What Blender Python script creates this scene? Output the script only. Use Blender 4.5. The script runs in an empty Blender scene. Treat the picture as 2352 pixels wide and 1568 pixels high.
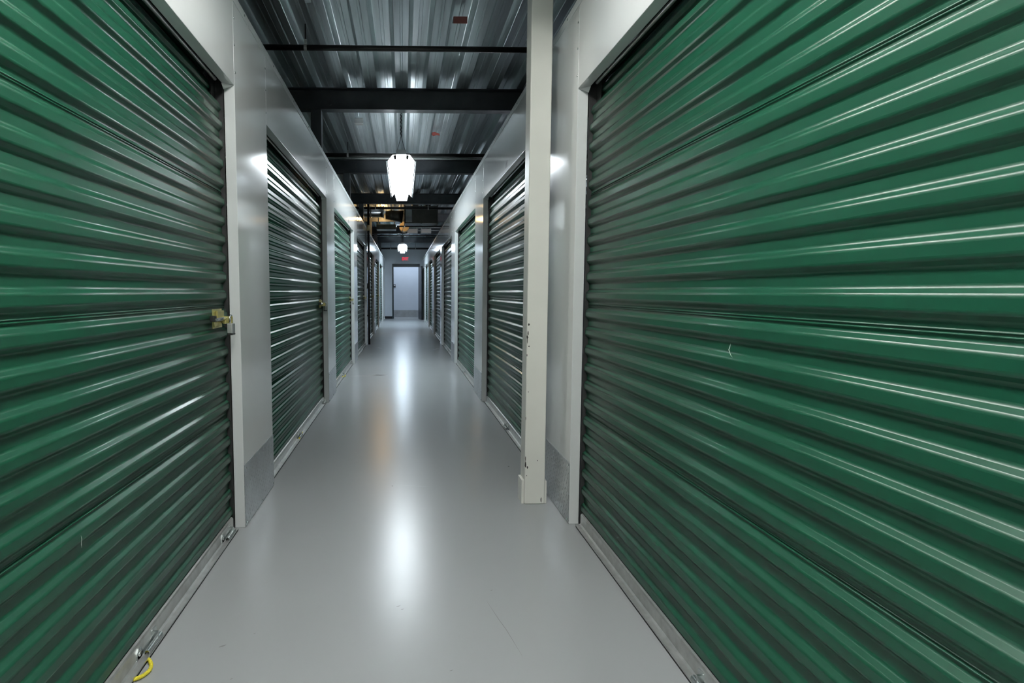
import bpy, bmesh, math, random
from math import sin, cos, pi, radians, atan
from mathutils import Vector, Matrix

random.seed(7)
S = bpy.context.scene
COL = S.collection

# ------------------------------------------------------------------ camera
F_PX, PPX, PPY, VPX, VPY, EYE = 1307.0, 960.0, 773.0, 926.2, 669.3, 1.12
cam_d = bpy.data.cameras.new('camera')
cam = bpy.data.objects.new('camera', cam_d)
COL.objects.link(cam)
cam_d.sensor_width = 36.0
cam_d.lens = F_PX / 2352 * 36.0
cam_d.shift_x = (1176 - PPX) / 2352
cam_d.shift_y = -(784 - PPY) / 2352
cam_d.clip_start = 0.05
cam.location = (0, 0, EYE)
cam.rotation_euler = (pi / 2 - atan((PPY - VPY) / F_PX), 0, -atan((PPX - VPX) / F_PX))
S.camera = cam

# ------------------------------------------------------------------ world, view
W = bpy.data.worlds.new('world'); S.world = W
W.use_nodes = True
W.node_tree.nodes['Background'].inputs[0].default_value = (0.75, 0.88, 1.0, 1)
W.node_tree.nodes['Background'].inputs[1].default_value = 0.03
S.view_settings.view_transform = 'Standard'
S.view_settings.look = 'None'
S.view_settings.exposure = 0.0
S.view_settings.gamma = 1.0
S.view_settings.use_curve_mapping = False

def lamp(name, kind, loc, energy, color, size=0.1, rot=(0, 0, 0), size_y=None):
    d = bpy.data.lights.new(name, kind)
    d.energy = energy; d.color = color
    if kind == 'AREA':
        d.shape = 'RECTANGLE'; d.size = size; d.size_y = size_y or size
    else:
        d.shadow_soft_size = size
    o = bpy.data.objects.new(name, d); COL.objects.link(o)
    o.location = loc; o.rotation_euler = rot
    return o
# lamps over the neighbouring units (behind the partition walls) and in the cross passage behind the end wall
lamp('warm_unit_lamp', 'POINT', (-0.55, 14.75, 2.98), 17, (1.0, 0.62, 0.25), 0.05)
lamp('cool_unit_lamp', 'POINT', (2.3, 13.4, 2.55), 60, (0.82, 0.9, 1.0), 0.12)
lamp('cross_passage_lamp', 'AREA', (0.2, 24.3, 2.75), 26, (0.72, 0.84, 1.0), 2.4, (0, 0, 0), 0.3)
TUBE = (94.0, 104.0, 170.0)
TUBE_COL = ((1.0, 1.0, 0.965), (0.86, 0.945, 1.0), (0.72, 0.86, 1.0))

# ------------------------------------------------------------------ materials
def mat(name, base, rough=0.5, metal=0.0, bump=0.0, bscale=6.0, var=0.0, vscale=4.0, rvar=0.0, coat=0.0, spec=0.5,
        stretch=(1, 1, 1), emit=None, estr=0.0):
    m = bpy.data.materials.new(name); m.use_nodes = True
    nt = m.node_tree; N = nt.nodes; L = nt.links
    p = N['Principled BSDF']
    p.inputs['Base Color'].default_value = (*base, 1)
    p.inputs['Roughness'].default_value = rough
    p.inputs['Metallic'].default_value = metal
    p.inputs['Specular IOR Level'].default_value = spec
    p.inputs['Coat Weight'].default_value = coat
    p.inputs['Coat Roughness'].default_value = 0.12
    if emit:
        p.inputs['Emission Color'].default_value = (*emit, 1)
        p.inputs['Emission Strength'].default_value = estr
    if var or bump or rvar:
        tc = N.new('ShaderNodeTexCoord'); mp = N.new('ShaderNodeMapping')
        mp.inputs['Scale'].default_value = stretch
        L.new(tc.outputs['Object'], mp.inputs['Vector'])
    if var:
        n = N.new('ShaderNodeTexNoise'); n.inputs['Scale'].default_value = vscale; n.inputs['Detail'].default_value = 6
        L.new(mp.outputs[0], n.inputs['Vector'])
        r = N.new('ShaderNodeMapRange'); r.inputs[1].default_value = 0.3; r.inputs[2].default_value = 0.7
        r.inputs[3].default_value = 1 - var; r.inputs[4].default_value = 1 + var
        L.new(n.outputs['Fac'], r.inputs[0])
        x = N.new('ShaderNodeVectorMath'); x.operation = 'SCALE'; x.inputs[0].default_value = base
        L.new(r.outputs[0], x.inputs['Scale']); L.new(x.outputs[0], p.inputs['Base Color'])
    if rvar:
        n = N.new('ShaderNodeTexNoise'); n.inputs['Scale'].default_value = vscale * 1.7; n.inputs['Detail'].default_value = 5
        L.new(mp.outputs[0], n.inputs['Vector'])
        r = N.new('ShaderNodeMapRange'); r.inputs[1].default_value = 0.3; r.inputs[2].default_value = 0.7
        r.inputs[3].default_value = max(0.02, rough - rvar); r.inputs[4].default_value = rough + rvar
        L.new(n.outputs['Fac'], r.inputs[0]); L.new(r.outputs[0], p.inputs['Roughness'])
    if bump:
        n = N.new('ShaderNodeTexNoise'); n.inputs['Scale'].default_value = bscale; n.inputs['Detail'].default_value = 3
        L.new(mp.outputs[0], n.inputs['Vector'])
        b = N.new('ShaderNodeBump'); b.inputs['Strength'].default_value = bump; b.inputs['Distance'].default_value = 0.02
        L.new(n.outputs['Fac'], b.inputs['Height']); L.new(b.outputs[0], p.inputs['Normal'])
    return m

M = {}
M['panel'] = mat('white_painted_steel', (0.68, 0.705, 0.70), 0.10, bump=0.02, bscale=2.2, var=0.02, vscale=3, coat=0.25)
M['cap'] = mat('white_trim_steel', (0.66, 0.69, 0.69), 0.25)
M['green'] = mat('green_painted_steel', (0.0048, 0.055, 0.029), 0.36, var=0.03, vscale=1.5, spec=0.45, coat=0.08)
M['galv'] = mat('galvanised_steel', (0.56, 0.57, 0.56), 0.38, metal=0.75, var=0.12, vscale=30, rvar=0.08)
M['zinc'] = mat('bright_zinc', (0.62, 0.66, 0.66), 0.25, metal=0.9, var=0.1, vscale=40)
M['guide'] = mat('dark_guide_steel', (0.035, 0.036, 0.036), 0.4, metal=0.4)
M['rubber'] = mat('black_rubber', (0.008, 0.008, 0.009), 0.6)
M['brass'] = mat('yellow_zinc_plate', (0.55, 0.50, 0.22), 0.3, metal=0.85, var=0.15, vscale=30)
M['rope'] = mat('yellow_rope', (0.70, 0.60, 0.04), 0.65, var=0.2, vscale=120)
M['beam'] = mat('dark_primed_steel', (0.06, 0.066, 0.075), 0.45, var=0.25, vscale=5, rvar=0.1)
M['pipe'] = mat('dark_iron_pipe', (0.012, 0.011, 0.011), 0.35, var=0.2, vscale=10)
M['cream'] = mat('cream_painted_steel', (0.74, 0.74, 0.68), 0.35, bump=0.03, bscale=20, var=0.02, vscale=6)
M['chip'] = mat('bare_chipped_steel', (0.03, 0.028, 0.026), 0.7)
M['duct'] = mat('sheet_metal_duct', (0.45, 0.48, 0.48), 0.22, metal=1.0, bump=0.05, bscale=5, var=0.1, vscale=8)
M['ductdark'] = mat('dull_sheet_metal_duct', (0.10, 0.10, 0.085), 0.35, metal=0.9, bump=0.04, bscale=5, var=0.15, vscale=8)
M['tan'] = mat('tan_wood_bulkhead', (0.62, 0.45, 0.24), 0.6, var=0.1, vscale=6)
M['white'] = mat('white_enamel', (0.85, 0.86, 0.86), 0.3)
M['plastic'] = mat('pale_plastic', (0.62, 0.64, 0.65), 0.4)
M['black'] = mat('black_plastic', (0.01, 0.01, 0.01), 0.4)
M['red'] = mat('red_primer_paint', (0.36, 0.13, 0.115), 0.6, var=0.15, vscale=30)
M['orange'] = mat('red_spray_paint', (0.22, 0.03, 0.02), 0.6, var=0.3, vscale=60)
M['frame'] = mat('dark_green_enamel', (0.003, 0.016, 0.018), 0.35, spec=0.3)
M['leaf'] = mat('dark_grey_enamel', (0.016, 0.019, 0.024), 0.35, spec=0.3)
M['exit'] = mat('red_exit_letters', (0.7, 0.02, 0.04), 0.4, emit=(1.0, 0.03, 0.08), estr=0.75)
M['endwall'] = mat('pale_block_wall_paint', (0.64, 0.69, 0.75), 0.35, bump=0.03, bscale=4, var=0.02, vscale=3)
M['scuff'] = mat('pale_scuff', (0.62, 0.68, 0.62), 0.5)
M['ink'] = mat('dark_ink', (0.02, 0.02, 0.03), 0.6)
M['tube0'], M['tube1'], M['tube2'] = [mat('fluorescent_tube_%s' % n, (0.9, 0.9, 0.9), 0.4, emit=TUBE_COL[i], estr=TUBE[i])
                                      for i, n in enumerate(('neutral', 'cool', 'blue'))]
M['deck'] = mat('galvanised_deck', (0.66, 0.72, 0.74), 0.34, metal=0.8, var=0.2, vscale=3.0, rvar=0.06, stretch=(6, 0.25, 1))

def deck_emboss(m):                       # pressed dashes on the sloping webs, as on composite floor deck
    nt = m.node_tree; N = nt.nodes; L = nt.links; p = N['Principled BSDF']
    g = N.new('ShaderNodeNewGeometry'); sp = N.new('ShaderNodeSeparateXYZ'); L.new(g.outputs['True Normal'], sp.inputs[0])
    a = N.new('ShaderNodeMath'); a.operation = 'ABSOLUTE'; L.new(sp.outputs['Z'], a.inputs[0])
    c = N.new('ShaderNodeMath'); c.operation = 'LESS_THAN'; c.inputs[1].default_value = 0.6; L.new(a.outputs[0], c.inputs[0])
    tc = N.new('ShaderNodeTexCoord'); mp = N.new('ShaderNodeMapping'); mp.inputs['Scale'].default_value = (40, 14, 40)
    L.new(tc.outputs['Object'], mp.inputs[0])
    v = N.new('ShaderNodeTexVoronoi'); v.inputs['Scale'].default_value = 1.6; L.new(mp.outputs[0], v.inputs['Vector'])
    x = N.new('ShaderNodeMath'); x.operation = 'MULTIPLY'; L.new(v.outputs['Distance'], x.inputs[0]); L.new(c.outputs[0], x.inputs[1])
    n = N.new('ShaderNodeTexNoise'); n.inputs['Scale'].default_value = 2.0; L.new(tc.outputs['Object'], n.inputs['Vector'])
    ad = N.new('ShaderNodeMath'); ad.operation = 'MULTIPLY_ADD'; ad.inputs[1].default_value = 0.12
    L.new(n.outputs['Fac'], ad.inputs[0]); L.new(x.outputs[0], ad.inputs[2])
    b = N.new('ShaderNodeBump'); b.inputs['Strength'].default_value = 0.18; b.inputs['Distance'].default_value = 0.010
    L.new(ad.outputs[0], b.inputs['Height']); L.new(b.outputs[0], p.inputs['Normal'])
deck_emboss(M['deck'])

def plate_mat():                          # raised diamond tread on aluminium plate; runs in the wall plane (object Y, Z)
    m = mat('diamond_tread_plate', (0.50, 0.53, 0.55), 0.3, metal=0.85, var=0.12, vscale=5)
    nt = m.node_tree; N = nt.nodes; L = nt.links; p = N['Principled BSDF']
    tc = N.new('ShaderNodeTexCoord'); sp = N.new('ShaderNodeSeparateXYZ'); L.new(tc.outputs['Object'], sp.inputs[0])
    def mth(op, a=None, b=None, va=None, vb=None):
        n = N.new('ShaderNodeMath'); n.operation = op
        for i, (s, v) in enumerate(((a, va), (b, vb))):
            if s is not None: L.new(s, n.inputs[i])
            elif v is not None: n.inputs[i].default_value = v
        return n.outputs[0]
    hor = mth('ADD', sp.outputs['X'], sp.outputs['Y'])
    res = []
    for sg, off in ((1, 0.0), (-1, 0.5)):
        u = mth('MULTIPLY', mth('ADD', hor, mth('MULTIPLY', sp.outputs['Z'], vb=0.55 * sg)), vb=1 / 0.034)
        v = mth('MULTIPLY', mth('SUBTRACT', sp.outputs['Z'], mth('MULTIPLY', hor, vb=0.25 * sg)), vb=1 / 0.034)
        fu = mth('SUBTRACT', mth('FRACT', mth('ADD', u, vb=off)), vb=0.5)
        fv = mth('SUBTRACT', mth('FRACT', mth('ADD', v, vb=off)), vb=0.5)
        d = mth('ADD', mth('MULTIPLY', mth('ABSOLUTE', fu), vb=6.0), mth('MULTIPLY', mth('ABSOLUTE', fv), vb=2.2))
        res.append(mth('MAXIMUM', mth('SUBTRACT', va=1.0, b=d), vb=0.0))
    h = mth('MAXIMUM', res[0], res[1])
    b = N.new('ShaderNodeBump'); b.inputs['Strength'].default_value = 1.0; b.inputs['Distance'].default_value = 0.009
    L.new(h, b.inputs['Height']); L.new(b.outputs[0], p.inputs['Normal'])
    return m
M['tread'] = plate_mat()

def floor_mat():
    m = mat('grey_epoxy_floor', (0.35, 0.365, 0.372), 0.25, spec=0.38)
    nt = m.node_tree; N = nt.nodes; L = nt.links; p = N['Principled BSDF']
    tc = N.new('ShaderNodeTexCoord')
    n = N.new('ShaderNodeTexNoise'); n.inputs['Scale'].default_value = 2.2; n.inputs['Detail'].default_value = 4
    L.new(tc.outputs['Object'], n.inputs['Vector'])
    r = N.new('ShaderNodeMapRange'); r.inputs[1].default_value = .2; r.inputs[2].default_value = .8; r.inputs[3].default_value = .25; r.inputs[4].default_value = .272
    L.new(n.outputs['Fac'], r.inputs[0]); L.new(r.outputs[0], p.inputs['Roughness'])
    v = N.new('ShaderNodeTexVoronoi'); v.inputs['Scale'].default_value = 3.2; v.inputs['Randomness'].default_value = 1.0
    mp = N.new('ShaderNodeMapping'); mp.inputs['Scale'].default_value = (1.0, 0.8, 1.0); mp.inputs['Rotation'].default_value = (0, 0, .4)
    L.new(tc.outputs['Object'], mp.inputs[0]); L.new(mp.outputs[0], v.inputs['Vector'])
    cr = N.new('ShaderNodeMapRange'); cr.inputs[1].default_value = 0.012; cr.inputs[2].default_value = 0.022; cr.inputs[3].default_value = 1.0; cr.inputs[4].default_value = 0.0
    L.new(v.outputs['Distance'], cr.inputs[0])
    mx = N.new('ShaderNodeMix'); mx.data_type = 'RGBA'; mx.inputs[6].default_value = (0.35, 0.365, 0.372, 1); mx.inputs[7].default_value = (0.13, 0.13, 0.13, 1)
    L.new(cr.outputs[0], mx.inputs[0]); L.new(mx.outputs[2], p.inputs['Base Color'])
    return m
M['floor'] = floor_mat()

# ------------------------------------------------------------------ mesh helpers
class MB:
    def __init__(s): s.bm = bmesh.new()
    def box(s, x0, x1, y0, y1, z0, z1, bev=0.0):
        if x0 > x1: x0, x1 = x1, x0
        r = bmesh.ops.create_cube(s.bm, size=1.0)
        vs = r['verts']
        for v in vs:
            v.co = Vector(((x0 + x1) / 2 + v.co.x * (x1 - x0), (y0 + y1) / 2 + v.co.y * (y1 - y0), (z0 + z1) / 2 + v.co.z * (z1 - z0)))
        if bev:
            es = list({e for v in vs for e in v.link_edges})
            bmesh.ops.bevel(s.bm, geom=es, offset=bev, segments=2, affect='EDGES', profile=0.5)
        return s
    def prism(s, pts, axis, a, b):       # closed outline pts extruded from a to b along axis
        def P(p, t):
            return {'x': (t, p[0], p[1]), 'y': (p[0], t, p[1]), 'z': (p[0], p[1], t)}[axis]
        A = [s.bm.verts.new(P(p, a)) for p in pts]; B = [s.bm.verts.new(P(p, b)) for p in pts]
        n = len(pts)
        fs = [s.bm.faces.new((A[i], A[(i + 1) % n], B[(i + 1) % n], B[i])) for i in range(n)]
        fs += [s.bm.faces.new(A[::-1]), s.bm.faces.new(B)]
        bmesh.ops.recalc_face_normals(s.bm, faces=fs)
        return s
    def sheet(s, pts, axis, a, b, th=0.0):
        def P(p, t):
            return {'x': (t, p[0], p[1]), 'y': (p[0], t, p[1]), 'z': (p[0], p[1], t)}[axis]
        A = [s.bm.verts.new(P(p, a)) for p in pts]; B = [s.bm.verts.new(P(p, b)) for p in pts]
        for i in range(len(pts) - 1):
            f = s.bm.faces.new((A[i], A[i + 1], B[i + 1], B[i])); f.smooth = math.hypot(pts[i][0] - pts[i + 1][0], pts[i][1] - pts[i + 1][1]) < .0045
        return s
    def tube(s, pts, r, n=12, cap=True, smooth=True):
        pts = [Vector(p) for p in pts]; rings = []
        up = Vector((0, 0, 1))
        for i, p in enumerate(pts):
            t = (pts[min(i + 1, len(pts) - 1)] - pts[max(i - 1, 0)]).normalized()
            ref = up if abs(t.z) < 0.95 else Vector((1, 0, 0))
            u = t.cross(ref).normalized(); v = u.cross(t).normalized()
            rr = r[i] if isinstance(r, (list, tuple)) else r
            rings.append([s.bm.verts.new(p + (u * cos(2 * pi * k / n) + v * sin(2 * pi * k / n)) * rr) for k in range(n)])
        fs = []
        for a, b in zip(rings, rings[1:]):
            for k in range(n):
                f = s.bm.faces.new((a[k], a[(k + 1) % n], b[(k + 1) % n], b[k])); f.smooth = smooth; fs.append(f)
        if cap:
            fs += [s.bm.faces.new(rings[0][::-1]), s.bm.faces.new(rings[-1])]
        bmesh.ops.recalc_face_normals(s.bm, faces=fs)
        return s
    def ring(s, a, b, ro, ri, n=20):     # hollow sleeve
        a, b = Vector(a), Vector(b); t = (b - a).normalized()
        ref = Vector((0, 0, 1)) if abs(t.z) < 0.95 else Vector((1, 0, 0))
        u = t.cross(ref).normalized(); v = u.cross(t).normalized()
        def R(p, r): return [s.bm.verts.new(p + (u * cos(2 * pi * k / n) + v * sin(2 * pi * k / n)) * r) for k in range(n)]
        rs = [R(a, ri), R(a, ro), R(b, ro), R(b, ri)]
        fs = []
        for i in range(4):
            p, q = rs[i], rs[(i + 1) % 4]
            for k in range(n):
                fs.append(s.bm.faces.new((p[k], p[(k + 1) % n], q[(k + 1) % n], q[k])))
        bmesh.ops.recalc_face_normals(s.bm, faces=fs)
        return s
    def build(s, name, m, parent=None, wn=False):
        me = bpy.data.meshes.new(name); s.bm.to_mesh(me); s.bm.free()
        me.materials.append(m)
        o = bpy.data.objects.new(name, me); COL.objects.link(o)
        if parent is not None:
            o.parent = parent
            if parent.type == 'EMPTY' or parent.parent is not None:
                w = root_of(parent).location
                o.data.transform(Matrix.Translation(-w)) if parent.parent is None else None
        if wn:
            for f in me.polygons: f.use_smooth = True
            md = o.modifiers.new('normals', 'WEIGHTED_NORMAL'); md.weight = 90
        return o
def root_of(o):
    while o.parent is not None: o = o.parent
    return o

def thing(name, label, cat, loc=(0, 0, 0), group=None):
    """Empty at the thing's base. Parts are built in coordinates local to it."""
    o = bpy.data.objects.new(name, None); COL.objects.link(o)
    o.empty_display_size = 0.1
    o.location = loc; o['label'] = label; o['category'] = cat; o['kind'] = 'thing'
    if group: o['group'] = group
    return o
def part(mb, name, m, parent, wn=False, label=None):
    me = bpy.data.meshes.new(name); mb.bm.to_mesh(me); mb.bm.free(); me.materials.append(m)
    o = bpy.data.objects.new(name, me); COL.objects.link(o); o.parent = parent
    if wn:
        for f in me.polygons: f.use_smooth = True
        md = o.modifiers.new('normals', 'WEIGHTED_NORMAL'); md.weight = 90
    if label: o['label'] = label
    return o
def solo(mb, name, m, label, cat, group=None, wn=False):
    o = part(mb, name, m, None, wn); o['label'] = label; o['category'] = cat; o['kind'] = 'thing'
    if group: o['group'] = group
    return o
def struct(mb, name, m, wn=False):
    o = part(mb, name, m, None, wn); o['kind'] = 'structure'
    return o
def copy_tree(o, parent=None):
    c = o.copy(); COL.objects.link(c); c.parent = parent
    for ch in o.children: copy_tree(ch, c)
    return c

# ------------------------------------------------------------------ layout (metres; +Y down the corridor, X right, Z up)
XL, XR = -0.754, 0.797            # corridor faces of the partition walls
HEAD, TOP = 2.04, 2.44
TH = 0.048                        # wall panel return depth
DECK = 3.16                       # underside of the floor deck
END = 23.6
JAMB = [2.65, 5.72, 8.82, 11.85, 14.87, 17.98, 21.33]      # far jambs of doors 1..7
START = [0.17, 3.25, 6.35, 9.45, 12.27, 15.62, 18.64]      # near jambs
JAMB.append(23.2); START.append(21.95)
BACK = -8.0

# ------------------------------------------------------------------ setting
fl = struct(MB().box(-4.6, 4.6, BACK - .1, 26.0, -0.12, 0.0), 'floor', M['floor'])
def floor_line(pts, w, m):
    b = MB(); n = len(pts)
    d = [(Vector(pts[min(i + 1, n - 1)]) - Vector(pts[max(i - 1, 0)])).normalized() for i in range(n)]
    L_ = [b.bm.verts.new((p[0] - t.y * w * k, p[1] + t.x * w * k, .0006)) for p, t, k in zip(pts, d, [.2] + [1] * (n - 2) + [.2])]
    R_ = [b.bm.verts.new((p[0] + t.y * w * k, p[1] - t.x * w * k, .0006)) for p, t, k in zip(pts, d, [.2] + [1] * (n - 2) + [.2])]
    for i in range(n - 1): b.bm.faces.new((R_[i], R_[i + 1], L_[i + 1], L_[i]))
    part(b, 'crack', m, fl)
M['crack'] = mat('dark_floor_crack', (0.17, 0.175, 0.175), .35)
M['palecrack'] = mat('pale_floor_crack', (0.38, 0.395, 0.405), .27)
floor_line([(-.72, 7.50), (-.60, 7.53), (-.46, 7.52), (-.36, 7.60), (-.28, 7.58), (-.2, 7.56)], .012, M['crack'])
floor_line([(-.40, 7.66), (-.33, 7.60), (-.24, 7.60)], .03, M['crack'])
floor_line([(-.07, 3.23), (.02, 3.22), (.10, 3.20), (.17, 3.19)], .004, M['palecrack'])
floor_line([(-.62, 11.3), (-.5, 11.35), (-.42, 11.2)], .02, M['crack'])
floor_line([(.56, 10.9), (.66, 11.1), (.74, 11.15)], .012, M['crack'])
floor_line([(.30, 1.98), (.325, 1.86), (.34, 1.80), (.365, 1.66)], .0012, M['crack'])
for x_, y_, r_ in ((-.575, 1.735, .010), (-.49, 1.80, .004), (-.33, 3.9, .012), (-.02, 1.95, .008), (-.005, 1.93, .006), (.33, 2.05, .005), (.14, 1.60, .005), (-.50, 1.58, .004)):
    floor_line([(x_ - r_, y_ - r_ * .5), (x_, y_), (x_ + r_, y_ + r_ * .7)], r_ * .4, M['crack'])

b = MB()
P = 0.305
prof = []
x = -0.012 - 15 * P - P / 2
for i in range(31):
    c = x + P / 2 + i * P
    zb, zt = DECK, DECK + 0.072
    prof += [(c - .1525, zt - .008), (c - .1425, zt - .008), (c - .138, zt), (c - .094, zt), (c - .088, zt - .003), (c - .062, zb + .003), (c - .058, zb),
             (c - .012, zb), (c - .007, zb + .009), (c + .007, zb + .009), (c + .012, zb), (c + .058, zb), (c + .062, zb + .003), (c + .088, zt - .003),
             (c + .094, zt), (c + .138, zt), (c + .1425, zt - .008)]
b.sheet(prof, 'y', BACK - .1, 26.0)
b.box(-4.6, 4.6, BACK - .1, 26.0, DECK + .09, DECK + .16)
struct(b, 'ceiling', M['deck'])

def side_wall(sgn, X, name):
    b = MB(); g = 0.0012
    xo = X + sgn * TH
    # piers
    edges = [(BACK, START[0])] + [(JAMB[i], START[i + 1]) for i in range(7)] + [(JAMB[7], END)]
    for a, c in edges:
        b.box(X, xo, a + g, c - g, 0.0, TOP - .002, 0.0022)
    for a, c in zip(START, JAMB):
        b.box(X, xo, a + g, c - g, HEAD, TOP - .002, 0.0022)
    o = struct(b, name, M['panel'], wn=True)
    for j in JAMB[:4]:                     # folded corner gussets under the header returns
        q = MB(); A = q.bm.verts.new((X, j - .002, HEAD - .001)); B_ = q.bm.verts.new((xo, j - .002, HEAD - .018)); C_ = q.bm.verts.new((xo, j - .034, HEAD - .001)); D_ = q.bm.verts.new((xo, j - .002, HEAD - .001))
        for f in ((A, B_, C_), (A, D_, B_), (B_, D_, C_), (A, C_, D_)): q.bm.faces.new(f)
        bmesh.ops.recalc_face_normals(q.bm, faces=q.bm.faces[:])
        part(q, 'corner_gusset', M['panel'], o)
    # joint backing so no light leaks through the panel seams
    t = MB().box(X - sgn * .0022, X + sgn * .006, BACK, END, TOP - .034, TOP + .004)
    t.box(X, xo + sgn * .01, BACK, END, TOP - .002, TOP + .004)
    struct(t, 'trim_1' if sgn < 0 else 'trim_2', M['cap'])
    s = MB()
    rnd = random.Random(3)
    for i, j in enumerate(JAMB[:5]):
        for e in (j + .012, START[i + 1] - .012):
            for z in (2.10, 2.22, 2.335):
                s.tube([(X + sgn * .001, e, z), (X - sgn * .003, e, z)], .0048, 10)
    for k in range(14):
        y = 1.0 + k * .61
        s.tube([(X - sgn * .002, y, TOP - .016), (X - sgn * .0055, y, TOP - .016)], .0048, 10)
    sc = part(s, 'screw_heads', M['zinc'], o)
    return o
wl = side_wall(-1, XL, 'wall_left')
wr = side_wall(1, XR, 'wall_right')

# wall behind the camera, end wall with its doorway, passage wall beyond
struct(MB().box(-1.4, 1.4, BACK - .1, BACK, 0, DECK), 'wall_near', M['panel'])
DX0, DX1, DH = -0.395, 0.63, 2.13
b = MB()
b.box(-4.6, DX0 - .03, END, END + .14, 0, DECK); b.box(DX1 + .03, 4.6, END, END + .14, 0, DECK); b.box(DX0 - .03, DX1 + .03, END, END + .14, DH + .03, DECK)
struct(b, 'wall_end', M['endwall'])
struct(MB().box(-4.6, 4.6, 25.02, 25.14, 0, DECK), 'wall_far', M['endwall'])
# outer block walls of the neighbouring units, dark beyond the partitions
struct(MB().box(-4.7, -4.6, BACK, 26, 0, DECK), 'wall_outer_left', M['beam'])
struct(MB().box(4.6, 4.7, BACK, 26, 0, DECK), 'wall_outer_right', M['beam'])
b = MB()
b.box(XL, DX0 - .06, END - .012, END, 0, .1); b.box(DX1 + .06, XR, END - .012, END, 0, .1)
struct(b, 'baseboard_end', M['leaf'])

# hinged door in the end wall
b = MB()
b.box(DX0 - .055, DX0, END - .02, END + .16, 0, DH); b.box(DX1, DX1 + .055, END - .02, END + .16, 0, DH)
b.box(DX0 - .055, DX1 + .055, END - .02, END + .16, DH, DH + .125)
d1 = struct(b, 'door_1', M['frame'])
lb = MB(); a = Vector((.655, END - .03, 0)); n = Vector((.742, END - .98, 0)); dr = (n - a).normalized(); nr = Vector((-dr.y, dr.x, 0)) * .022
pts = [(a - nr), (n - nr), (n + nr), (a + nr)]
lb.prism([(p.x, p.y) for p in pts], 'z', .012, DH - .01)
part(lb, 'leaf', M['leaf'], d1, label='dark grey door leaf standing open against the right wall')
hb = MB(); h0 = n - dr * .08
hb.tube([h0 + Vector((0, 0, 1.03)), h0 + Vector((-.07, 0, 1.03)), h0 + Vector((-.075, .11, 1.03))], .011, 10)
hb.tube([h0 + Vector((-.018, 0, 1.03)), h0 + Vector((-.03, 0, 1.03))], .03, 14)
part(hb, 'handle', M['zinc'], d1, label='chrome lever handle')

# ------------------------------------------------------------------ roll-up doors
SL = 0.0848
def curtain(sgn, y0, y1, ztop, near):
    """trapezoid corrugated curtain; front at local x=0, pushing into the unit with +sgn"""
    pts = []; z = 0.068; k = 0
    D = 0.0145; r = 0.0032
    def arc(cx, cz, a0, a1, n):
        return [(cx + r * cos(a0 + (a1 - a0) * i / n), cz + r * sin(a0 + (a1 - a0) * i / n)) for i in range(n + 1)]
    n = 4 if near else 2
    raw = []
    while z < ztop:
        raw += [(0, z + .002), (0, z + .029), (D, z + .0425)]
        if k % 6 == 5:                     # lock seam between curtain sheets
            raw += [(D, z + .050), (D - .0035, z + .0515), (D - .0035, z + .054), (D + .002, z + .0555), (D + .002, z + .0575), (D - .0025, z + .059), (D, z + .061)]
        raw += [(D, z + .0725)]
        z += SL; k += 1
    # round every corner
    out = [raw[0]]
    for p, q, s in zip(raw, raw[1:], raw[2:]):
        P_, Q, R_ = Vector(p), Vector(q), Vector(s)
        d = min(.0045, (P_ - Q).length * .4, (R_ - Q).length * .4)
        A = Q + (P_ - Q).normalized() * d; B = Q + (R_ - Q).normalized() * d
        for i in range(n + 1):
            t = i / n
            v = A.lerp(Q, t).lerp(Q.lerp(B, t), t)
            out.append((v.x, v.y))
    out.append(raw[-1])
    b = MB()
    pts = [(sgn * (p[0] + .40 * max(0.0, p[1] - 1.93)), p[1]) for p in out]
    if sgn < 0: pts = pts[::-1]
    b.sheet(pts, 'y', y0, y1)
    return b

ORD = ['nearest', 'second', 'third', 'fourth', 'fifth', 'sixth', 'seventh', 'eighth']
DL = {(-1, 0): 'green corrugated roll-up door nearest the camera on the left, with yellow rope loop',
      (-1, 1): 'roll-up door between first and second white piers on the left, padlocked, dark sheen',
      (-1, 2): 'third roll-up door along the left wall, under the near hanging light',
      (-1, 3): 'fourth roll-up door along the left wall, just before the black standpipe',
      (-1, 4): 'fifth roll-up door along the left wall, beside the warm orange glow',
      (-1, 5): 'sixth roll-up door along the left wall, past the orange glow',
      (-1, 6): 'seventh roll-up door along the left wall, under the far hanging light',
      (-1, 7): 'last narrow roll-up door on the left, next to the end wall',
      (1, 0): 'large green corrugated roll-up door filling the right side, nearest the camera',
      (1, 1): 'roll-up door partly hidden behind the cream steel post on the right',
      (1, 2): 'third roll-up door along the right wall, pale green under the near hanging light',
      (1, 3): 'fourth roll-up door along the right wall, dark, past the bright pier',
      (1, 4): 'fifth roll-up door along the right wall, opposite the black standpipe',
      (1, 5): 'sixth roll-up door along the right wall, a thin dark strip',
      (1, 6): 'seventh roll-up door along the right wall, under the far hanging light',
      (1, 7): 'last narrow roll-up door on the right, beside the open hinged door'}

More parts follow.
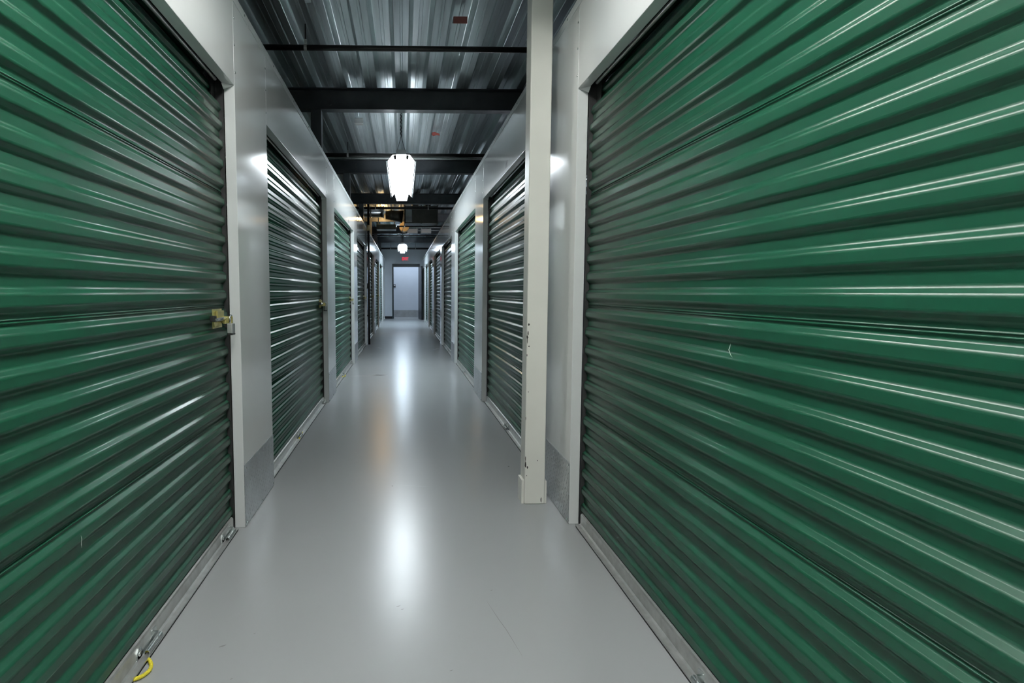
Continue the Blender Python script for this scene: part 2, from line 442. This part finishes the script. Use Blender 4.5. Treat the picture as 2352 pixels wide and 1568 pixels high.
def bracket(sgn, y, dy, parent):
    """slide sleeve on the bottom bar: fixing ear, folded tab and tube; local to the door, bar face at x=-.008*sgn"""
    b = MB(); f = -sgn
    xf = f * .010
    b.box(xf, xf + f * .003, y - .060, y + .075, .012, .030)
    b.prism([(y - .055, .020), (y - .028, .012), (y - .022, .030), (y - .030, .046), (y - .048, .050), (y - .060, .040)], 'x', xf, xf + f * .003)
    b.prism([(y + .035, .020), (y + .075, .020), (y + .075, .048), (y + .05, .052)], 'x', xf, xf + f * .003)
    b.prism([(y + .042, .048), (y + .048, .048), (y + .048, .018), (y + .042, .018)], 'x', xf, xf + f * .022)
    b.ring((xf + f * .014, y - .020, .018), (xf + f * .014, y + .075, .018), .0105, .0075)
    b.tube([(xf + f * .003, y - .048, .034), (xf + f * .008, y - .048, .034)], .007, 8)
    return part(b, 'sleeve_bracket', M['zinc'], parent)

def roll_door(i, sgn):
    X = XL if sgn < 0 else XR
    y0, y1 = START[i], JAMB[i]; yc = (y0 + y1) / 2
    xf = X + sgn * (TH + .008)
    t = thing('roll_up_door', DL[(sgn, i)], 'roll-up door', (xf, yc, 0), 'roll-up doors along the corridor')
    a, c = y0 - yc, y1 - yc
    near = i < 3
    cu = part(curtain(sgn, a + .008, c - .008, HEAD + .10, near), 'curtain', M['green'], t)
    md = cu.modifiers.new('thickness', 'SOLIDIFY'); md.thickness = .0014; md.offset = -1; md.material_offset_rim = 1
    if len(cu.data.materials) == 1: cu.data.materials.append(M['zinc'])
    for yy, s2 in ((a, 1), (c, -1)):       # side tracks
        b = MB()
        b.box(sgn * -.004, sgn * .06, yy + s2 * .0, yy + s2 * .006, 0, HEAD + .25)
        b.box(sgn * .030, sgn * .036, yy, yy + s2 * .055, 0, HEAD + .25)
        b.box(sgn * -.006, sgn * -.002, yy, yy + s2 * .005, 0, HEAD - .005)
        part(b, 'track', M['guide'], t)
    # bottom bar with lip and rubber seal
    b = MB()
    f = -sgn
    b.prism([(0, .066), (f * .007, .064), (f * .010, .058), (f * .010, .018), (f * .016, .013), (f * .034, .012), (f * .035, .015), (f * .035, .010), (f * .0, .008)], 'y', a + .034, c - .034)
    bar = part(b, 'bottom_bar', M['galv'], t)
    part(MB().box(f * .033, f * -.004, a + .036, c - .036, .0005, .0085), 'seal', M['rubber'], bar)
    # top stop / drum guard seen in the gap under the header
    b = MB(); b.tube([(sgn * .014, a + .05, HEAD + .010), (sgn * .014, c - .05, HEAD + .010)], .008, 12)
    part(b, 'top_stop', M['galv'], t)
    b = MB(); b.tube([(sgn * .18, a + .01, HEAD + .24), (sgn * .18, c - .01, HEAD + .24)], .14, 24)
    part(b, 'drum', M['guide'], t)
    return t, yc
doors = {}
for i in range(8):
    for sgn in (-1, 1):
        doors[(sgn, i)] = roll_door(i, sgn)

BRK = {(-1, 0): (1.70, 2.50), (-1, 1): (4.27, 5.60), (-1, 2): (7.42, 8.66), (-1, 3): (10.6, 11.73),
       (1, 0): (1.45,), (1, 1): (4.50,), (1, 2): (7.75,), (1, 3): (10.6,)}
for k, ys in BRK.items():
    t, yc = doors[k]
    for y in ys: bracket(k[0], y - yc, 0, t)

# latches and padlocks on the left doors
def latch(i, sgn=-1):
    t, yc = doors[(sgn, i)]
    y = JAMB[i] - yc - .17; z = 1.005; f = -sgn
    b = MB()
    b.box(f * .001, f * .006, y - .055, y + .065, z - .042, z + .040, .0015)
    b.box(f * .006, f * .016, y - .02, y + .065, z - .004, z + .032, .002)
    b.box(f * .006, f * .012, y - .05, y + .03, z - .036, z - .014, .002)
    l = part(b, 'latch', M['brass'], t, label='yellow zinc slide latch')
    b = MB(); b.tube([(f * .020, y - .085, z - .004), (f * .020, y + .15, z - .004)], .0075, 12)
    part(b, 'bolt', M['zinc'], l)
    b = MB(); b.box(f * .004, f * .026, y - .092, y - .066, z - .012, z + .014, .003)
    part(b, 'knob', M['black'], l)
    b = MB(); b.box(f * .012, f * .026, y + .05, y + .105, z - .028, z - .012, .002); b.box(f * .006, f * .054, y + .059, y + .065, z - .024, z + .006, .001)
    part(b, 'hasp', M['brass'], l)
    return yc + y
PLL = {0: 'silver padlock hanging on the brass latch of the nearest left door',
       1: 'small silver padlock on the second left door, tilted against the grey jamb',
       2: 'tiny padlock on the latch of the third left door',
       3: 'tiny padlock on the latch of the fourth left door'}
for i in range(6):
    y = latch(i)
    if i > 3: continue
    X = XL - TH - .008
    t = thing('padlock', PLL[i], 'padlock', (X + .046, y + .062, .958), 'padlocks on the left doors')
    tilt = 0 if i == 0 else .5
    b = MB(); b.box(-.012, .012, -.022, .022, -.022, .022, .003)
    bd = part(b, 'body', M['galv'], t)
    b = MB(); b.box(-.0125, .0125, -.021, .023, -.030, -.0225, .003)
    part(b, 'bumper', M['black'], t)
    b = MB(); b.tube([(0, -.014, .02), (0, -.014, .042)] + [(0, -.014 * cos(a), .042 + .016 * sin(a)) for a in [pi * k / 8 for k in range(1, 8)]] + [(0, .014, .042), (0, .014, .02)], .0042, 10)
    part(b, 'shackle', M['zinc'], t)
    if i == 1: t.rotation_euler.z = .5

# yellow pull ropes
def rope(k, pts, r=.0055):
    t, yc = doors[k]; X = t.location.x
    P_ = [Vector(p) for p in pts]; out = []
    for j in range(len(P_) - 1):
        p0, p1, p2, p3 = P_[max(j - 1, 0)], P_[j], P_[j + 1], P_[min(j + 2, len(P_) - 1)]
        for s in range(10):
            u = s / 10
            out.append(.5 * ((2 * p1) + (p2 - p0) * u + (2 * p0 - 5 * p1 + 4 * p2 - p3) * u * u + (3 * p1 - p0 - 3 * p2 + p3) * u ** 3))
    out.append(P_[-1])
    loc = [v - Vector((X, yc, 0)) for v in out]
    b = MB()
    # three laid strands
    for s in range(3):
        st = []
        L = 0
        for q in range(len(loc)):
            if q: L += (loc[q] - loc[q - 1]).length
            tg = (loc[min(q + 1, len(loc) - 1)] - loc[max(q - 1, 0)]).normalized()
            u = tg.cross(Vector((0, 0, 1))).normalized(); v = u.cross(tg)
            an = L / .022 * 2 * pi + s * 2 * pi / 3
            st.append(loc[q] + (u * cos(an) + v * sin(an)) * r * .45)
        b.tube(st, r * .62, 8)
    part(b, 'pull_rope', M['rope'], t, label='yellow pull rope')
def onfloor(x, y, z=.007):
    pitch = atan((PPY - VPY) / F_PX); yaw = atan((PPX - VPX) / F_PX)
    fw = Vector((sin(yaw) * cos(pitch), cos(yaw) * cos(pitch), -sin(pitch))); rt = Vector((cos(yaw), -sin(yaw), 0)); up = rt.cross(fw)
    d = fw + rt * ((x - PPX) / F_PX) - up * ((y - PPY) / F_PX)
    return Vector((0, 0, EYE)) + d * ((z - EYE) / d.z)
R0 = [(XL - TH + .016, 1.70, .012)] + [onfloor(*p) for p in ((331, 1503), (344, 1517), (347, 1530), (339, 1543), (318, 1556), (290, 1564), (268, 1568))] + [(XL - TH + .014, 1.50, .010)]
rope((-1, 0), R0)
rope((-1, 1), [(XL - TH + .016, 4.24, .016), onfloor(700, 984), onfloor(706, 972), onfloor(712, 965)], .005)
rope((-1, 2), [(XL - TH + .016, 7.40, .016), onfloor(783, 867), onfloor(793, 863), onfloor(791, 859)], .006)

# scuffs on the two nearest curtains
def scuff(k, pts, w):
    t, yc = doors[k]; X = t.location.x; f = -k[0]
    b = MB(); n = len(pts)
    A = [b.bm.verts.new((f * .0006, y - w * (1 if 0 < i < n - 1 else .3) - yc, z)) for i, (y, z) in enumerate(pts)]
    B = [b.bm.verts.new((f * .0006, y + w * (1 if 0 < i < n - 1 else .3) - yc, z)) for i, (y, z) in enumerate(pts)]
    for i in range(n - 1): b.bm.faces.new((A[i], A[i + 1], B[i + 1], B[i]))
    part(b, 'scuff', M['scuff'], t, label='pale scratch in the green paint')

# ------------------------------------------------------------------ kick plates on the piers
KP = {(-1, 0): 'diamond tread kick plate at the foot of the nearest left pier',
      (1, 0): 'scuffed diamond tread kick plate at the foot of the right pier, behind the cream post',
      (-1, 1): 'diamond tread kick plate on the second left pier, beyond the dark padlocked door',
      (1, 1): 'diamond tread kick plate on the second right pier, past the cream post',
      (-1, 2): 'small diamond tread kick plate on the third left pier',
      (1, 2): 'small diamond tread kick plate on the third right pier',
      (-1, 4): 'tiny diamond tread kick plate on the fifth left pier, past the standpipe',
      (1, 4): 'tiny diamond tread kick plate on the fifth right pier'}
for (sgn, i), lab in KP.items():
    X = XL if sgn < 0 else XR; f = -sgn
    y0, y1 = JAMB[i], START[i + 1]; L = y1 - y0
    t = thing('kick_plate', lab, 'kick plate', (X, (y0 + y1) / 2, 0), 'diamond tread kick plates on the piers')
    part(MB().box(f * .0004, f * .0028, -L / 2 + .002, L / 2 - .002, .004, .300), 'plate', M['tread'], t)
    if i < 2:
        for yy in (-L / 2 + .02, L / 2 - .02):
            for zz in (.018, .284):
                part(MB().tube([(f * .0026, yy, zz), (f * .006, yy, zz)], .005, 10), 'screw', M['zinc'], t)
        part(MB().tube([(f * .0026, .02, .018), (f * .006, .02, .018)], .005, 10), 'screw', M['zinc'], t)
o = solo(MB().box(-1.2, 1.3, 25.015, 25.0195, .004, .31), 'kick_plate', M['tread'], 'long diamond tread kick plate on the wall seen through the end doorway', 'kick plate')

# ------------------------------------------------------------------ cream post on the right
t = thing('steel_post', 'cream painted square steel post with chipped edges, standing in front of the right wall', 'post', (0.691, 2.965, 0))
h = .054
part(MB().box(-h, h, -h, h, 0.0, DECK - .21, .006), 'shaft', M['cream'], t, wn=True)
part(MB().box(-h - .014, -h, -.045, .045, 0, .128, .002), 'base_gusset', M['cream'], t)
part(MB().box(h, h + .012, -.045, .045, 0, .122, .002), 'base_gusset', M['cream'], t)
b = MB()
rnd = random.Random(11)
for (dx, z, w, hh) in ((.010, .950, .006, .008), (.006, .905, .004, .016), (.004, .885, .005, .012), (.012, .838, .006, .006), (.004, .868, .002, .02), (.003, .79, .002, .008),
                       (.004, .215, .005, .022), (.014, .200, .0045, .010), (.003, .245, .003, .016), (.012, .60, .003, .004), (.066, .235, .003, .004), (.010, .155, .002, .004), (.002, .46, .002, .01), (.088, .022, .004, .02)):
    n = 7; vs = []
    for k in range(n):
        an = 2 * pi * k / n; rr = .55 + .45 * rnd.random()
        vs.append((-h + dx + w * cos(an) * rr, z + hh * sin(an) * rr))
    b.prism(vs, 'y', -h - .0006, -h + .002)
part(b, 'chipped_paint', M['chip'], t, label='dark chips through the cream paint')

# ------------------------------------------------------------------ structural steel overhead
BEAMS = [2.95, 5.95, 9.03, 12.1, 15.15, 18.25, 21.55]
BLAB = ['dark steel beam over the cream post', 'dark steel beam nearest the camera in view, crossing above the near deck', 'second dark steel beam, just in front of the hanging light',
        'third dark steel beam, behind the hanging light', 'dark steel beam above the orange-lit bulkhead', 'far dark steel beam in front of the far light', 'last dark steel beam above the far hanging light']
for k, y in enumerate(BEAMS):
    t = thing('steel_beam', BLAB[k], 'beam', (0, y, 2.945), 'steel beams under the deck')
    b = MB()
    b.prism([(-.055, 0), (.055, 0), (.055, .009), (.004, .012), (.004, .198), (.055, .201), (.055, .21), (-.055, .21), (-.055, .201), (-.004, .198), (-.004, .012), (-.055, .009)], 'x', -4.55, 4.55)
    part(b, 'section', M['beam'], t)
    if k < 4:
        b = MB()
        for zz in (.06, .105, .15):
            b.tube([(-.735, -.004, zz), (-.735, -.018, zz)], .013, 6, smooth=False)
        part(b, 'bolt_heads', M['beam'], t)
CLAB = ['dark steel column rising behind the left wall by the second door', 'dark steel column rising behind the left wall left of the hanging light', 'dark steel column behind the left wall beside the black standpipe',
        'dark steel column behind the left wall beyond the orange glow', 'far dark steel column behind the left wall', 'last dark steel column behind the left wall near the end']
for k, y in enumerate(BEAMS[1:]):
    solo(MB().box(-.925, -.820, y - .052, y + .052, 0, 2.944, .004), 'steel_column', M['beam'], CLAB[k], 'column', 'steel columns behind the left wall', wn=True)

# pipes under the deck
def pipe(y, z, r, m, name, lab, cat, x0=-4.5, x1=4.5, hang=None, grp=None):
    t = thing(name, lab, cat, (0, y, z), grp)
    part(MB().tube([(x0, 0, 0), (x1, 0, 0)], r, 16), 'pipe', m, t)
    for hx in hang or ():
        b = MB(); b.tube([(hx, 0, r), (hx, 0, DECK - z)], .005, 8)
        rod = part(b, 'hanger_rod', M['pipe'], t)
        b = MB(); b.ring((hx - .011, 0, 0), (hx + .011, 0, 0), r + .004, r + .0005)
        b.box(hx - .011, hx + .011, -.006, .006, r + .003, r + .04)
        part(b, 'hanger_clip', M['galv'], t)
    return t
pipe(4.55, 2.985, .021, M['pipe'], 'sprinkler_pipe', 'black pipe crossing under the near deck, clipped at its left end', 'pipe', hang=(-.745, 1.6), grp='pipes crossing under the deck')
pipe(8.0, 2.985, .028, M['pipe'], 'sprinkler_pipe', 'black pipe crossing just above the near end of the hanging light', 'pipe', hang=(-.755,), grp='pipes crossing under the deck')
pipe(8.25, 3.00, .012, M['galv'], 'conduit', 'thin bright conduit just behind the pipe over the hanging light', 'conduit')
pipe(12.6, 2.93, .026, M['pipe'], 'sprinkler_pipe', 'black pipe crossing behind the third beam', 'pipe', hang=(-.6, .55), grp='pipes crossing under the deck')
pipe(23.3, 2.86, .035, M['pipe'], 'sprinkler_pipe', 'black pipe crossing in front of the end wall top', 'pipe', hang=(-.5, .5), grp='pipes crossing under the deck')
pipe(14.0, 2.70, .016, M['beam'], 'conduit', 'orange-lit pipe running below the box duct', 'pipe', -.15, 4.4)
pipe(17.0, 3.0, .02, M['galv'], 'conduit', 'bright conduit crossing right of centre beyond the ducts', 'conduit', .02, 1.6, hang=(.4, 1.2))
pipe(17.6, 2.98, .02, M['galv'], 'conduit', 'pale conduit crossing right of centre, lower of the two', 'conduit', .05, 1.6, hang=(.45, 1.2))
pipe(19.2, 2.98, .02, M['pipe'], 'sprinkler_pipe', 'black pipe crossing in front of the far light', 'pipe', grp='pipes crossing under the deck')

# ------------------------------------------------------------------ ducts and bulkhead beyond the third beam
def straps(t, xs, z0, dy=.0, zt=None):
    """flat hanger straps from the part up to the deck; z0 local start"""
    for x in xs:
        part(MB().box(x - .012, x + .012, dy - .002, dy + .002, z0, DECK - t.location.z), 'hanger_strap', M['galv'], t)
t = thing('round_duct', 'round sheet metal duct coming over the left wall below the third beam', 'duct', (-.47, 13.6, 2.985))
part(MB().tube([(-3.9, 0, 0), (0, 0, 0)], .125, 32), 'barrel', M['duct'], t)
for xx in (-1.1, -.62, -.30):
    part(MB().ring((xx, 0, 0), (xx + .03, 0, 0), .133, .124, 32), 'band', M['duct'], t)
b = MB(); b.ring((-.005, 0, 0), (.02, 0, 0), .143, .115, 32); part(b, 'end_flange', M['zinc'], t)
straps(t, (-.60, -1.085), .12)
t = thing('box_duct', 'dark box duct with a flat front hanging right of the round duct', 'duct', (.43, 13.9, 2.73))
part(MB().box(-.39, .39, -.3, .3, .0, .40, .004), 'casing', M['ductdark'], t)
part(MB().box(-.37, -.22, -.325, -.3, .02, .38, .003), 'access_panel', M['duct'], t)
for xx in (-.39, .0, .38):
    part(MB().box(xx - .012, xx + .012, -.315, .315, -.012, .412), 'flange', M['ductdark'], t)
straps(t, (-.3, .3), .40)
t = thing('duct_elbow', 'dark round duct elbow joining the left side of the box duct', 'duct', (-.2, 13.95, 2.96))
part(MB().tube([(-.22, 0, .0), (-.1, 0, -.0), (.04, 0, -.02), (.198, 0, -.04)], [.10, .115, .13, .15], 28), 'barrel', M['ductdark'], t)
part(MB().ring((-.10, 0, 0), (-.07, 0, 0), .128, .112, 28), 'band', M['ductdark'], t)
straps(t, (-.085,), .12)
t = thing('bulkhead', 'orange-lit tan board fixed to the deck behind the ducts', 'bulkhead', (0, 15.5, 3.02))
part(MB().box(-1.6, -.5, -.02, .02, 0, DECK - 3.02), 'board', M['tan'], t)
part(MB().box(-1.6, -.5, -.03, .03, -.02, 0), 'edge_strip', M['beam'], t)
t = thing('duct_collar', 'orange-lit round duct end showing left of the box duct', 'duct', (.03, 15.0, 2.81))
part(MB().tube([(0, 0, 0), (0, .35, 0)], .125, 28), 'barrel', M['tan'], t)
part(MB().box(-.125, .125, .06, .10, -.012, .012), 'crossbar', M['beam'], t)
straps(t, (0.0,), .12, .29)
t = thing('box_duct', 'small flat box duct below the round duct, lit orange along its edge', 'duct', (-.42, 14.5, 2.66))
part(MB().box(-.24, .24, -.2, .2, 0, .12, .004), 'casing', M['ductdark'], t)
straps(t, (-.2, .2), .12)
for k, (x, lab) in enumerate(((.27, 'pale metal box under the deck right of centre, left of two'), (.66, 'pale metal box under the deck right of centre, right of two'))):
    t = thing('junction_cabinet', lab, 'box', (x, 16.65, 2.80), 'pale boxes under the deck')
    part(MB().box(-.15, .15, -.1, .1, 0, .12, .003), 'case', M['plastic'], t)
    part(MB().box(-.13, .13, -.104, -.1, .012, .108, .002), 'cover', M['white'], t)
    straps(t, (-.12, .12), .12)
t = thing('cable', 'loose pale cable drooping beside the round duct end', 'cable', (-.45, 13.45, DECK))
part(MB().tube([(-.4, 0, .0), (-.3, -.02, -.09), (-.1, -.04, -.12), (.1, -.04, -.11), (.32, -.02, -.07), (.42, 0, .0)], .006, 8), 'strand', M['white'], t)
t = thing('cable', 'short hooked cable hanging below the box duct', 'cable', (.06, 13.75, 2.73))
part(MB().tube([(.0, 0, .01), (-.02, 0, -.06), (-.06, 0, -.10), (-.075, 0, -.16), (-.06, 0, -.20)], .010, 8), 'strand', M['white'], t)

# standpipe, canisters and switch box on the fourth left pier
t = thing('standpipe', 'black vertical standpipe on the fourth left pier', 'pipe', (XL + .03, 12.06, 0))
part(MB().tube([(0, 0, .0), (0, 0, 2.93)], .024, 16), 'pipe', M['pipe'], t)
for zz in (.6, 1.9):
    b = MB(); b.ring((0, 0, zz), (0, 0, zz + .03), .027, .0245); b.box(-.03, -.02, -.05, .05, zz, zz + .03)
    part(b, 'clamp', M['pipe'], t)
for k, (yy, lab) in enumerate(((11.93, 'small tan bell box above the left wall, left of two'), (12.22, 'small tan bell box above the left wall, right of two'))):
    solo(MB().tube([(XL + .035 + k * .0, yy, TOP - .06), (XL + .035 + k * .0, yy, TOP + .05)], .035, 14), 'bell_box', M['tan'], lab, 'alarm bell', 'tan bell boxes')
t = thing('switch_box', 'pale grey switch box with conduit on the fourth left pier', 'switch', (XL, 12.18, 1.18))
part(MB().box(.0, .055, -.05, .05, 0, .115, .003), 'box', M['plastic'], t)
part(MB().tube([(.022, 0, .115), (.022, 0, 1.2)], .011, 10), 'conduit', M['white'], t)
part(MB().box(.055, .062, -.008, .008, .045, .07, .002), 'toggle', M['white'], t)

# ------------------------------------------------------------------ bits on the deck
t = thing('red_bracket', 'dull red primed bracket hanging from the near deck right of centre', 'bracket', (.43, 4.40, DECK - .05))
part(MB().box(-.052, .052, -.004, .004, .0, .048, .001), 'face', M['red'], t)
part(MB().box(-.052, .052, .004, .09, .040, .0495, .001), 'flange', M['beam'], t)
solo(MB().prism([(.375, 7.50), (.41, 7.47), (.475, 7.56), (.485, 7.64), (.44, 7.62), (.40, 7.66), (.37, 7.58)], 'z', DECK - .003, DECK - .0005), 'paint_mark', M['orange'], 'red spray paint mark on the deck right of the hanging light', 'paint mark')
t = thing('junction_box', 'small pale junction box on the deck left of the hanging light', 'junction box', (-.52, 6.95, DECK - .06))
part(MB().box(-.05, .05, -.05, .05, 0, .059, .004), 'box', M['galv'], t)
part(MB().box(-.052, .052, -.055, -.05, -.002, .05, .001), 'cover', M['white'], t)
t = thing('deck_bracket', 'crumpled bright bracket on the near deck left of centre', 'bracket', (-.66, 4.15, DECK - .03))
part(MB().prism([(-.02, 0), (.02, .004), (.024, .029), (-.022, .029)], 'y', -.02, .02), 'plate', M['zinc'], t)

# ------------------------------------------------------------------ hanging fluorescent lights
def fixture(y0, tube, lab, L=2.44):
    z = 2.56; xc = -.02
    t = thing('fluorescent_light', lab, 'light', (xc, y0 + L / 2, z), 'hanging fluorescent lights')
    a, c = -L / 2, L / 2
    part(MB().box(-.055, .055, a - .015, c + .01, .085, .135, .003), 'housing', M['plastic'], t)
    b = MB()
    b.sheet([(-.153, .02), (-.150, .012), (-.098, .080), (-.088, .082)], 'y', a, c)
    b.sheet([(-.080, .083), (.080, .083)], 'y', a, c)
    b.sheet([(.088, .082), (.098, .080), (.150, .012), (.153, .02)], 'y', a, c)
    for q in range(9):
        yy = a + .02 + q * (L - .04) / 8
        for s in (-1, 1): b.sheet([(s * .0885, .0822), (s * .0795, .0832)], 'y', yy - .02, yy + .02)
    rf = part(b, 'reflector', M['white'], t)
    md = rf.modifiers.new('thickness', 'SOLIDIFY'); md.thickness = .0008; md.offset = 0
    for s in (-1, 1):
        for q in (0, 1):
            p0 = a + .03 + q * (L - .04) / 2; p1 = p0 + (L - .04) / 2 - .04
            part(MB().tube([(s * .068, p0, .045), (s * .068, p1, .045)], .0165, 14), 'tube', tube, t)
        for yy in (a + .012, .0, c - .012):
            part(MB().box(s * .055, s * .081, yy - .010, yy + .010, .034, .080, .002), 'lamp_holder', M['black'] if yy < -1 else M['white'], t)
        b = MB(); b.tube([(s * .166, a, .008), (s * .166, c, .008)], .0045, 8)
        for yy in (a + .03, .0, c - .03): b.tube([(s * .166, yy, .008), (s * .148, yy, .016)], .003, 6)
        part(b, 'guard_rail', M['zinc'], t)
    b = MB()
    for xx in (-.098, -.046, .046, .098): b.tube([(xx, a + .02, .014), (xx, c - .02, .014)], .0022, 6)
    for yy in (a + .30, .0, c - .30): b.tube([(-.15, yy, .016), (-.11, yy, .0115), (.11, yy, .0115), (.15, yy, .016)], .0022, 6)
    part(b, 'wire_guard', M['zinc'], t)
    part(MB().prism([(-.11, .078), (.11, .078), (.078, -.045), (-.078, -.045)], 'y', c + .0, c + .006), 'end_plate', M['white'], t)
    for yy in (a + .06, c - .1):
        b = MB()
        pts = [(.004 * sin(k * 1.9), yy + .003 * cos(k * 2.3), .30 + k * (.30) / 24) for k in range(25)]
        b.tube(pts, .0085, 8)
        b.tube([(0, yy, .30), (-.045, yy, .136)], .003, 6); b.tube([(0, yy, .30), (.045, yy, .136)], .003, 6)
        part(b, 'suspension_cord', M['beam'], t)
    return t
fixture(-.45, M['tube0'], 'fluorescent light over the nearest doors, just above the picture')
fixture(-5.4, M['tube0'], 'unseen fluorescent light added behind the camera to brighten the jambs')  # added fixture out of view, throws extra light on the jamb faces
f1 = fixture(6.50, M['tube1'], 'long white fluorescent light hanging at the centre of the corridor')
fixture(18.5, M['tube2'], 'small far fluorescent light hanging in front of the end wall')

# ------------------------------------------------------------------ exit sign, keypad
t = thing('exit_sign', 'red lettered EXIT sign on the end wall above the doorway', 'exit sign', (.085, END - .0005, 2.35))
part(MB().box(-.15, .15, -.055, 0, 0, .21, .006), 'housing', M['plastic'], t)
part(MB().box(-.142, .142, -.058, -.055, .008, .202, .001), 'face', M['white'], t)
cu = bpy.data.curves.new('letters', 'FONT'); cu.body = 'EXIT'; cu.size = .165; cu.align_x = 'CENTER'; cu.align_y = 'CENTER'; cu.extrude = .001; cu.offset = .006; cu.space_character = 1.0
tmp = bpy.data.objects.new('letters_tmp', cu); COL.objects.link(tmp)
bpy.context.view_layer.update()
me = bpy.data.meshes.new_from_object(tmp.evaluated_get(bpy.context.evaluated_depsgraph_get()))
bpy.data.objects.remove(tmp); me.name = 'letters'; me.materials.clear(); me.materials.append(M['exit'])
xs = [v.co.x for v in me.vertices]; sx = .262 / (max(xs) - min(xs))
me.transform(Matrix.Translation((0, -.060, .105)) @ Matrix.Rotation(pi / 2, 4, 'X') @ Matrix.Scale(sx, 4, (1, 0, 0)))
lo = bpy.data.objects.new('letters', me); COL.objects.link(lo); lo.parent = t
t = thing('keypad', 'small dark keypad on the passage wall seen through the doorway', 'keypad', (-.375, 25.0195, 1.30))
part(MB().box(-.045, .045, -.035, 0, 0, .13, .004), 'case', M['black'], t)
part(MB().box(-.03, .03, -.038, -.035, .06, .11, .001), 'screen', M['plastic'], t)

def wall_mark(X, f, y, z, o):
    b = MB()
    for k, (dy, h, sl) in enumerate(((-.035, .05, .0), (-.012, .045, .012), (.012, .05, -.010), (.03, .04, .008))):
        b.prism([(y + dy, z), (y + dy + .004, z), (y + dy + sl + .004, z + h), (y + dy + sl, z + h)], 'x', X + f * .0004, X + f * .0010)
    part(b, 'pencil_strokes', M['ink'], o)
wall_mark(XL, 1, 8.0, 2.07, wl)
wall_mark(XR, -1, 4.45, 2.07, wr)
scuff((1, 0), [(1.455, .985), (1.458, .975), (1.462, .968), (1.452, .955), (1.444, .950)], .0016)
scuff((-1, 0), [(1.405, .510), (1.408, .50), (1.405, .488), (1.406, .478)], .0014)
